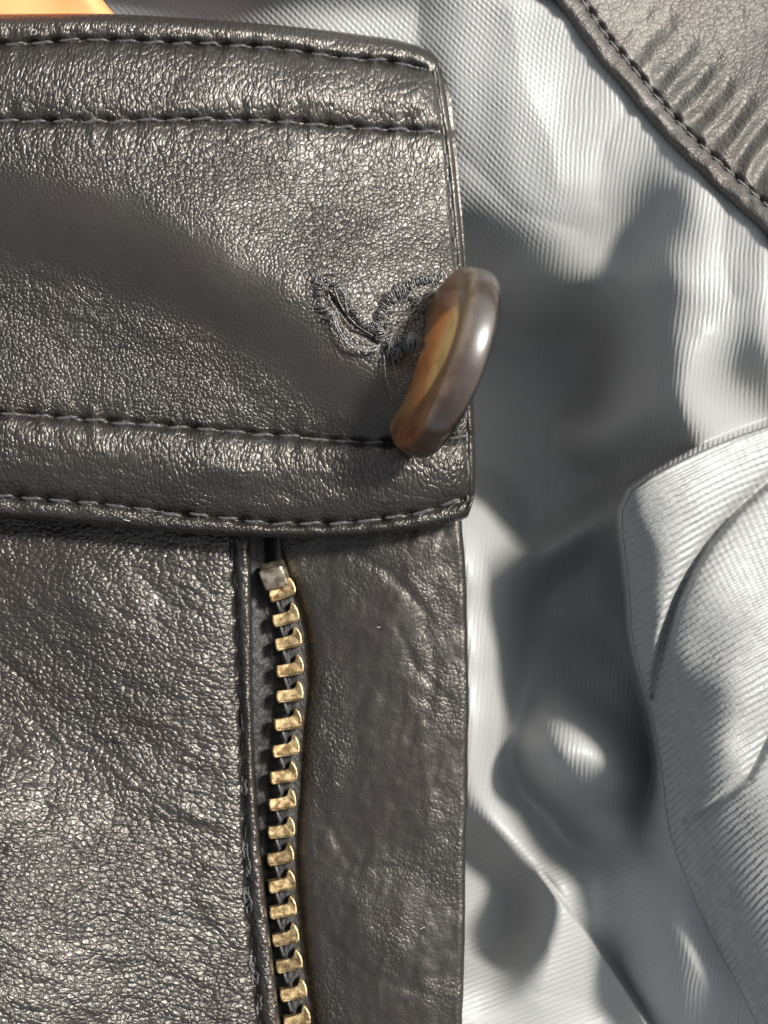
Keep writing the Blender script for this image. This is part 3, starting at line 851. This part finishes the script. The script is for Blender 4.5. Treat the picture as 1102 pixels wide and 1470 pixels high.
def facing_z(px, py):
    z = z_fac(px, py)
    dl = px - f_left(py); dr = f_right(py) - px
    z = z + 0.10 * fbm((px + 0.5 * py) / 46, (py - 0.9 * px) / 90, 101, 2)
    z = z + 0.06 * fbm((px * 0.9 + 0.45 * py) / 17, (py - 0.6 * px) / 30, 103, 2) * sstep(0, 30, dl)
    z = z + 0.015 * fbm(px / 9, py / 9, 107, 2)
    q = np.clip(1 - dl / 26.0, 0, 1); z = z - 1.3 * (1 - np.sqrt(np.clip(1 - q * q, 0, 1)))
    q = np.clip(1 - dr / 10.0, 0, 1); z = z - 0.75 * (1 - np.sqrt(np.clip(1 - q * q, 0, 1)))
    # long curved creases
    for pl, a, w in (([(470, 780), (560, 820), (610, 880), (625, 960), (612, 1030)], 0.22, 5), ([(600, 1000), (560, 1180), (490, 1260)], 0.15, 6),
                     ([(450, 1330), (530, 1400), (650, 1440)], 0.18, 5), ([(440, 1120), (500, 1240), (590, 1250)], 0.14, 4),
                     ([(570, 900), (598, 960), (640, 1000)], 0.16, 4), ([(520, 800), (590, 850), (650, 930)], 0.12, 4)):
        z = z - 0.4 * a * np.exp(-(polydist(px, py, pl) / (w * 1.6)) ** 2)
    return z


us = np.r_[np.linspace(0, 0.12, 18, endpoint=False), np.linspace(0.12, 0.955, 95, endpoint=False), np.linspace(0.955, 1, 14)]
U, FY = np.meshgrid(us, ys2)
wav = 1.3 * vnoise(FY / 60, FY * 0, 111) + 0.35 * vnoise(FY / 15, FY * 0, 113)
FX = f_left(FY) + (f_right(FY) - f_left(FY)) * U
FZ = facing_z(FX, FY)
FX = FX + wav * U
gx = FX * K; gy = FY * K
gu = gx * 1.0 + 0.35 * gy + 0.4 * fbm(FX / 70, FY / 70, 121, 2); gv = gy * 0.85 - 0.3 * gx + 0.4 * fbm(FX / 70, FY / 70, 123, 2)
gamp = (0.35 + 0.65 * sstep(-0.3, 0.6, fbm(FX / 90, FY / 90, 127, 2))) * (0.5 + 0.5 * sstep(100, 0, FX - f_left(FY)))
front_facing = sheet('front_facing', FX, FY, FZ, M_FACING, jacket, thick=1.1, attrs={'guv': np.stack([gu, gv, gu * 0], -1), 'gamp': gamp})
front_facing['label'] = 'creased smoother leather strip beyond the zip teeth'

# ---- zipper ----------------------------------------------------------
TEETH = [(404, 850), (409, 886), (413, 921), (415, 960), (415, 997), (412, 1037), (409, 1075), (406, 1113), (404, 1152), (403, 1192), (402, 1230), (403, 1268), (405, 1306), (409, 1345), (414, 1383), (420, 1424), (425, 1463), (432, 1503), (439, 1543)]
zc = curve([(y, x) for x, y in TEETH])
ty = np.linspace(700, 1640, 240)
tx = zc(np.clip(ty, 850, 1640)) - 4 * sstep(850, 760, ty)
tu = np.linspace(-62, 42, 40)
TX = tx[:, None] + tu[None]; TY = np.repeat(ty[:, None], 40, 1)
TZ = 3.3 + 0.9 * np.exp(-((tu[None] + 2) / 10) ** 2) - 0.5 * np.exp(-((tu[None] + 24) / 8) ** 2) + 0.06 * vnoise(TX / 5, TY / 9, 131) + 0.5 * sstep(-30, -60, tu)[None]
zipper = sheet('zipper', TX, TY, TZ, M_TAPE, jacket, thick=0.5)
zipper['label'] = 'brass toothed zip on black tape'

TOOTH = [(-19, -5), (-8, -6.5), (2, -8.5), (7, -11), (9.5, -15), (10, -20.5), (12, -23), (16, -19), (19.5, -11), (21, -2), (20.5, 5), (17, 9), (8, 10.5), (-4, 12.5), (-15, 14.5), (-18, 12), (-19.5, 4)]


def tooth_data():
    o = np.array(TOOTH, float) * K * 0.95
    o[:, 1] *= -0.92
    c = o.mean(0)
    rings = [(0.92, -1.0), (1.0, -0.8), (1.0, 0.42), (0.965, 0.52), (0.90, 0.56)]
    V = []; n = len(o)
    for s, z in rings:
        r = c + (o - c) * s
        # the horn end stands a little higher than the clamped end
        zz = z + (0.30 * sstep(0.2, 1.4, r[:, 0]) if z > 0 else 0)
        V.append(np.c_[r, np.broadcast_to(zz, (n,))])
    V = np.concatenate(V)
    F = []
    for k in range(len(rings) - 1):
        for i in range(n):
            j = (i + 1) % n
            F.append((k * n + j, k * n + i, (k + 1) * n + i, (k + 1) * n + j))
    F.append(tuple((len(rings) - 1) * n + i for i in range(n))[::-1])
    F.append(tuple(range(n)))
    return V, F


tooth_me = None
for i, (x0, y0) in enumerate(TEETH):
    z = 4.55
    x, y = P(x0, y0, z)
    if tooth_me is None:
        V, F = tooth_data()
        o = mesh_obj('tooth', V, F, M_BRASS, zipper, smooth=False)
        tooth_me = o.data
    else:
        o = link(bpy.data.objects.new('tooth', tooth_me), zipper)
    o.location = (x * MM, y * MM, z * MM)
    sl = float(zc(y0 + 10) - zc(y0 - 10)) / 20
    ang = {0: 0.16, 1: 0.10, 2: 0.07, 3: 0.05}.get(i, 0.0) + sl * 0.25 + rng.normal(0, 0.025)
    o.rotation_euler = (rng.normal(-0.10, 0.04), rng.normal(0.10, 0.03), ang)
    # the loop of cord showing below the tooth
    pts = []
    for q in np.linspace(0, 1, 5):
        px = x0 - 8 + 6 * q; py = y0 + 9 + 18 * q
        pts.append((*P(px, py, 4.5), 4.42 + 0.25 * math.sin(q * 3.1)))
    tubes_obj('cord', [(smooth_path(pts, 8), 0.16)], M_THREAD, zipper, 6)

# top stop: a small crimped metal block, tilted
def block_data(w, h, d, b):
    xs_ = [-w / 2, -w / 2 + b, w / 2 - b, w / 2]
    V = []; F = []
    prof = [(1 - 2 * b / w, 1 - 2 * b / h, d / 2), (1, 1, d / 2 - b), (1, 1, -d / 2)]
    corner = []
    for a in range(16):
        t = a / 16 * 2 * math.pi
        c, s = math.cos(t), math.sin(t)
        e = 0.22
        corner.append((math.copysign(abs(c) ** e, c) * w / 2, math.copysign(abs(s) ** e, s) * h / 2))
    for sx, sy, z in prof:
        V += [(x * sx, y * sy, z + 0.05 * x) for x, y in corner]
    for k in range(2):
        for i in range(16):
            j = (i + 1) % 16
            F.append((k * 16 + i, k * 16 + j, (k + 1) * 16 + j, (k + 1) * 16 + i)[::-1])
    F.append(tuple(range(16))); F.append(tuple(range(32, 48))[::-1])
    return V, F


V, F = block_data(2.5, 2.25, 2.2, 0.16)
stop = mesh_obj('top_stop', V, F, M_STOP, zipper, smooth=False)
x, y = P(393.5, 826, 5.1)
stop.location = (x * MM, y * MM, 5.0 * MM)
stop.rotation_euler = (0.30, -0.12, 0.30)
stop['label'] = 'dull grey metal stop above the teeth'

# ---- button -------------------------------------------------------------
R_B = 10.4
PROF = [(0.01, 0.9), (2.0, 0.9), (4.0, 0.95), (6.0, 1.05), (7.4, 1.25), (8.4, 1.5), (9.1, 1.55), (9.75, 1.25), (10.15, 0.6), (10.35, -0.2), (10.4, -1.0), (10.3, -1.6), (10.1, -1.95), (9.8, -2.1), (9.3, -2.0), (8.6, -1.8), (7.2, -1.6), (5.0, -1.5), (0.01, -1.5)]
pr = smooth_path(PROF, 60)
nseg = 96
ang = np.linspace(0, 2 * np.pi, nseg, endpoint=False)
BV = np.stack([pr[:, None, 0] * np.cos(ang)[None], pr[:, None, 0] * np.sin(ang)[None], np.repeat(pr[:, 1:2], nseg, 1)], -1).reshape(-1, 3)
i = np.arange(len(pr) - 1)[:, None] * nseg; j = np.arange(nseg)[None]; j2 = (j + 1) % nseg
BF = np.stack([i + j, i + j2, i + nseg + j2, i + nseg + j], -1).reshape(-1, 4)[:, ::-1]
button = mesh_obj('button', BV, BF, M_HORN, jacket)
tilt = math.radians(14.5)
maj = Vector((0.345, 0.938, 0.0)).normalized()
nin = Vector((-maj.y, maj.x, 0.0))
nb = (nin * math.cos(tilt) + Vector((0, 0, 1)) * math.sin(tilt)).normalized()
yax = nb.cross(maj)
zb_ = 15.5
bx, by = P(632, 517, zb_)
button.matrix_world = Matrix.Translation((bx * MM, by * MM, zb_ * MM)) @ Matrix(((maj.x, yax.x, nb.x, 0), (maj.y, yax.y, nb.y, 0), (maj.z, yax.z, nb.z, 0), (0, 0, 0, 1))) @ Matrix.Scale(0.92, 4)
button['label'] = 'glossy translucent amber brown button standing on edge'


# ---- buttonhole threads ---------------------------------------------------
def over_collar(pts2, n, lift):
    p = smooth_path(pts2, n)
    z = collar_z(p[:, 0], p[:, 1]) + lift
    x, y = P(p[:, 0], p[:, 1], z)
    return p, np.stack([x, y, z], 1)


def wrapped(pts2, turns, rad, wire, lift, seed):
    """over-and-over stitching: a thread wound along a path"""
    n = turns * 9
    p, c = over_collar(pts2, n, lift)
    t = np.gradient(c, axis=0); t /= np.linalg.norm(t, axis=1)[:, None]
    a = np.cross(t, [0, 0, 1.0]); a /= np.linalg.norm(a, axis=1)[:, None]
    b = np.cross(a, t)
    th = np.linspace(0, turns * 2 * np.pi, n)
    rr = rad * (1 + 0.55 * vnoise(2.2 * np.linspace(0, turns, n), np.zeros(n), seed))
    th = th + 0.9 * vnoise(np.linspace(0, turns * 1.3, n), np.full(n, 3.3), seed + 40)
    c = c + 0.12 * np.stack([vnoise(np.linspace(0, turns * 1.7, n), np.full(n, q * 5.1), seed + 50 + q) for q in range(3)], 1)
    return c + rr[:, None] * (np.cos(th)[:, None] * a * 1.2 + np.sin(th)[:, None] * b * 0.7), wire


loops = [
    wrapped([(462, 442), (458, 422), (460, 404), (470, 402), (484, 410), (494, 424)], 19, 0.30, 0.075, 0.36, 1),
    wrapped([(494, 424), (505, 440), (520, 462), (540, 476)], 16, 0.24, 0.06, 0.30, 2),
    wrapped([(463, 438), (470, 448), (480, 455)], 9, 0.36, 0.085, 0.5, 3),
    wrapped([(546, 484), (543, 466), (547, 446), (557, 428), (572, 416), (590, 408), (606, 402), (624, 399), (634, 396)], 36, 0.32, 0.075, 0.55, 4),
    wrapped([(560, 470), (553, 455), (560, 436), (574, 424), (590, 424), (600, 434)], 22, 0.27, 0.06, 0.6, 5),
    wrapped([(546, 480), (552, 490), (562, 494), (576, 490)], 12, 0.34, 0.08, 0.9, 6),
    wrapped([(562, 506), (570, 508), (582, 500)], 9, 0.36, 0.08, 1.2, 7),
]
for q in range(150):
    src = loops[int(rng.choice([0, 0, 1, 2, 3, 3, 3, 4, 4, 5, 6]))][0]
    c0 = src[rng.integers(5, len(src) - 5)]
    a0 = rng.uniform(0, 6.28); ln = rng.uniform(0.4, 1.5); cv = rng.normal(0, 1.2)
    tq = np.linspace(0, 1, 7)
    d0 = np.stack([np.cos(a0 + cv * tq), np.sin(a0 + cv * tq), 0.45 - 0.9 * tq], 1)
    loops.append((c0 + np.cumsum(d0, 0) * ln / 7, rng.uniform(0.018, 0.042)))
buttonhole = tubes_obj('buttonhole_stitching', loops, M_GLOSSY, jacket, 6)
buttonhole['label'] = 'frayed keyhole buttonhole worked in shiny black thread'
loose = [([(478, 455), (486, 476), (500, 495), (520, 504), (540, 502), (547, 490)], 0.13, 0.35), ([(482, 458), (490, 478), (503, 492), (522, 500), (544, 496)], 0.08, 0.5),
         ([(495, 425), (499, 450), (500, 464), (507, 470)], 0.08, 0.4), ([(480, 415), (490, 440), (510, 466), (540, 485)], 0.07, 0.3), ([(486, 412), (505, 436), (530, 458), (552, 478)], 0.07, 0.35),
         ([(551, 510), (554, 545), (560, 565), (561, 575)], 0.09, 0.4), ([(560, 505), (566, 530), (572, 560)], 0.06, 0.4), ([(470, 420), (476, 436), (484, 448), (488, 462)], 0.08, 0.3),
         ([(548, 470), (556, 490), (566, 505), (573, 520)], 0.09, 0.4), ([(566, 470), (560, 490), (556, 512)], 0.08, 0.5), ([(590, 412), (596, 424), (602, 430), (596, 440)], 0.10, 0.4),
         ([(452, 408), (456, 398), (468, 393), (486, 392)], 0.09, 0.15), ([(545, 500), (540, 512), (536, 516)], 0.06, 0.3)]
for pts2, r, lift in loose:
    p, c = over_collar(pts2, 26, lift)
    c[:, 2] += 0.35 + 0.3 * np.sin(np.linspace(0, 3.1, 26))
    tw = np.linspace(0, 22, 26)
    ply = [(c + 0.55 * r * np.stack([np.cos(tw + a), np.sin(tw + a), 0.4 * np.sin(tw + a)], 1), r * 0.6) for a in (0, 2.1, 4.2)]
    tubes_obj('loose_thread', ply, M_GLOSSY, buttonhole, 6)
# the shank: thread wound between leather and button
pa = Vector((*P(566, 494, 9.6), 9.6)); pb = Vector((*P(600, 494, 14.6), 14.6))
axv = (pb - pa).normalized(); e1 = axv.cross(Vector((0, 0, 1))).normalized(); e2 = axv.cross(e1)
nn = 260; tt = np.linspace(0, 1, nn)
cc = np.array(pa)[None] + (np.array(pb - pa))[None] * (0.5 + 0.5 * np.sin(tt * 9.0))[:, None]
th = tt * 2 * np.pi * 15
rr = 0.55 + 0.12 * np.sin(tt * 23)
helix = cc + rr[:, None] * (np.cos(th)[:, None] * np.array(e1)[None] + np.sin(th)[:, None] * np.array(e2)[None])
knot_c = np.array([*P(592, 492, 14.4), 14.4])
kt = np.linspace(0, 2 * np.pi * 13, 330)
knot = knot_c[None] + 0.78 * np.stack([np.cos(kt) * np.cos(kt * 0.087), 1.15 * np.sin(kt), np.cos(kt) * np.sin(kt * 0.087)], 1)
knot += 0.06 * np.stack([vnoise(kt, kt * 0 + i * 7.3, 5) for i in range(3)], 1)
inv = button.matrix_world.inverted()


def to_button(pth):
    return np.array([inv @ (Vector(q) * MM) for q in pth]) / MM


shank = tubes_obj('thread_shank', [(to_button(helix), 0.14), (to_button(knot), 0.15)], M_THREAD, button, 6)

# ---- back collar (top right) ------------------------------------------------
sp = smooth_path(SE, 420)
tan = np.gradient(sp, axis=0); tan /= np.linalg.norm(tan, axis=1)[:, None]
nor = np.stack([tan[:, 1], -tan[:, 0]], 1)       # towards the upper right
wd = np.r_[np.linspace(-4, 40, 36, endpoint=False), np.linspace(40, 330, 110, endpoint=False), np.linspace(330, 560, 30)]
BX = sp[:, 0][None] + nor[:, 0][None] * wd[:, None]
BY = sp[:, 1][None] + nor[:, 1][None] * wd[:, None]
ss = np.linspace(0, np.linalg.norm(np.diff(sp, axis=0), axis=1).sum(), len(sp))
SS = np.repeat(ss[None], len(wd), 0); WW = np.repeat(wd[:, None], len(sp), 1)
base = zA_full(sp[:, 0] - 3, sp[:, 1] + 3)
k_ = np.exp(-np.linspace(-3, 3, 61) ** 2); k_ /= k_.sum()
base = np.convolve(np.pad(base, 30, 'edge'), k_, 'valid')


def back_z(S, W, b):
    z = b + 0.7 + 0.0 * W
    q = np.clip(1 - (W + 4) / 14.0, 0, 1)
    z = z - 1.3 * (1 - np.sqrt(np.clip(1 - q * q, 0, 1)))
    t = np.clip((W + 4) / 30, 0, 1); z = z + 0.55 * np.sqrt(np.clip(4 * t * (1 - t), 0, 1))
    z = z - (0.6 + 0.35 * np.cos(S / 25.0 * 2 * np.pi)) * np.exp(-((W - 27) / 5.5) ** 2) + 0.22 * vnoise(S / 15, W / 14, 161) * sstep(34, 20, W)
    # gathers running away from the seam
    g = np.sin((S + 4 * vnoise(S / 60, W / 80, 151) + 0.12 * W) / 43 * 2 * np.pi)
    z = z + 0.75 * g * np.exp(-((W - 75) / 50) ** 4) * sstep(470, 640, S) * (0.75 + 0.25 * vnoise(S / 40, W / 30, 153)) * sstep(24, 44, W)
    z = z + 0.13 * fbm(S / 40, W / 26, 155, 3) * sstep(20, 60, W)
    z = z + 0.05 * fbm(S / 10, W / 8, 157, 2)
    z = z - 0.025 * np.clip(W - 10, 0, 600)
    return z


BZ = back_z(SS, WW, base[None])
gu = SS * K; gv = WW * K
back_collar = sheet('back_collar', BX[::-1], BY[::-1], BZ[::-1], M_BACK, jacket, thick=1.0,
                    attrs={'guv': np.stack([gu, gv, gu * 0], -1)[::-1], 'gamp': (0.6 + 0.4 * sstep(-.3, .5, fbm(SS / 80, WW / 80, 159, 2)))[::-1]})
back_collar['label'] = 'gathered leather edge of the back of the collar'
s = 360.0
while s < 1150:
    i0 = int(np.searchsorted(ss, s)); i0 = min(max(i0, 1), len(ss) - 2)
    px, py = sp[i0] + nor[i0] * 27
    if -60 < py < 420:
        z = float(back_z(np.array(s), np.array(27.0), base[i0])) + 0.10
        x, y = P(px, py, z)
        o = link(bpy.data.objects.new('stitch', stitch_me), back_collar)
        o.location = (x * MM, y * MM, z * MM)
        o.rotation_euler = (0, 0, math.atan2(-tan[i0][1], tan[i0][0]) + rng.normal(0, 0.05))
        o.scale = (0.72, 0.9, 0.8)
    s += 25

# ---- orange thing of unknown kind peeking over the collar -------------------------------------
m_or, nt, bs = new_mat('orange_thing')
tc = N(nt, 'ShaderNodeTexCoord')
n = N(nt, 'ShaderNodeTexNoise', i_Scale=90.0, i_Detail=3.0); nt.links.new(tc.outputs['Object'], n.inputs['Vector'])
mx = N(nt, 'ShaderNodeMix', data_type='RGBA'); nt.links.new(ramp(nt, n.outputs['Fac'], 0.3, 0.7), mx.inputs['Factor'])
mx.inputs[6].default_value = (0.74, 0.20, 0.07, 1); mx.inputs[7].default_value = (0.82, 0.31, 0.12, 1)
nt.links.new(mx.outputs[2], bs.inputs['Base Color']); bs.inputs['Roughness'].default_value = 0.6
ov = np.linspace(-300, 60, 60); ou = np.linspace(0, 1, 70)
U, OY = np.meshgrid(ou, ov)
oe = 166 + 0.75 * (OY - 18) + 6 * vnoise(OY / 60, OY * 0, 171)
OX = -420 + (oe + 420) * U
dO = (oe - OX)
OZ = 5.6 - 2.2 * (1 - np.sqrt(np.clip(1 - np.clip(1 - dO / 26, 0, 1) ** 2, 0, 1))) + 0.3 * fbm(OX / 90, OY / 70, 173, 2) + 0.6 * sstep(-30, -250, OY)
orange = sheet('orange_thing', OX, OY, OZ, m_or, None, thick=1.2)
orange['label'] = 'bright orange corner of an unidentified thing peeking out behind the top edge of the collar'
orange['category'] = 'cloth'

# ---- stray lint on the leather ---------------------------------------------------
m_lint, nt, bs = new_mat('pale_lint')
bs.inputs['Base Color'].default_value = (0.55, 0.54, 0.52, 1); bs.inputs['Roughness'].default_value = 0.6
for (lx, ly, ln, zf, par) in [(187, 748, 9, collar_z, collar), (46, 48, 16, collar_z, collar), (398, 575, 7, collar_z, collar), (98, 125, 6, collar_z, collar), (300, 545, 6, collar_z, collar),
                              (96, 938, 7, panel_z, front_panel), (160, 1030, 10, panel_z, front_panel), (240, 1372, 7, panel_z, front_panel), (540, 900, 6, facing_z, front_facing), (610, 1330, 7, facing_z, front_facing)]:
    a0 = rng.uniform(0, 6.28); cv = rng.normal(0, 1.6); pts = []
    x0, y0 = lx, ly
    for q in range(9):
        a = a0 + cv * q / 8
        x0 += math.cos(a) * ln / 8; y0 += math.sin(a) * ln / 8
        z = float(zf(np.array(x0, float), np.array(y0, float))) + 0.07 + 0.05 * math.sin(q * 0.8)
        pts.append((*P(x0, y0, z), z))
    tubes_obj('lint_fibre', [(np.array(pts), 0.03)], m_lint, par, 5)
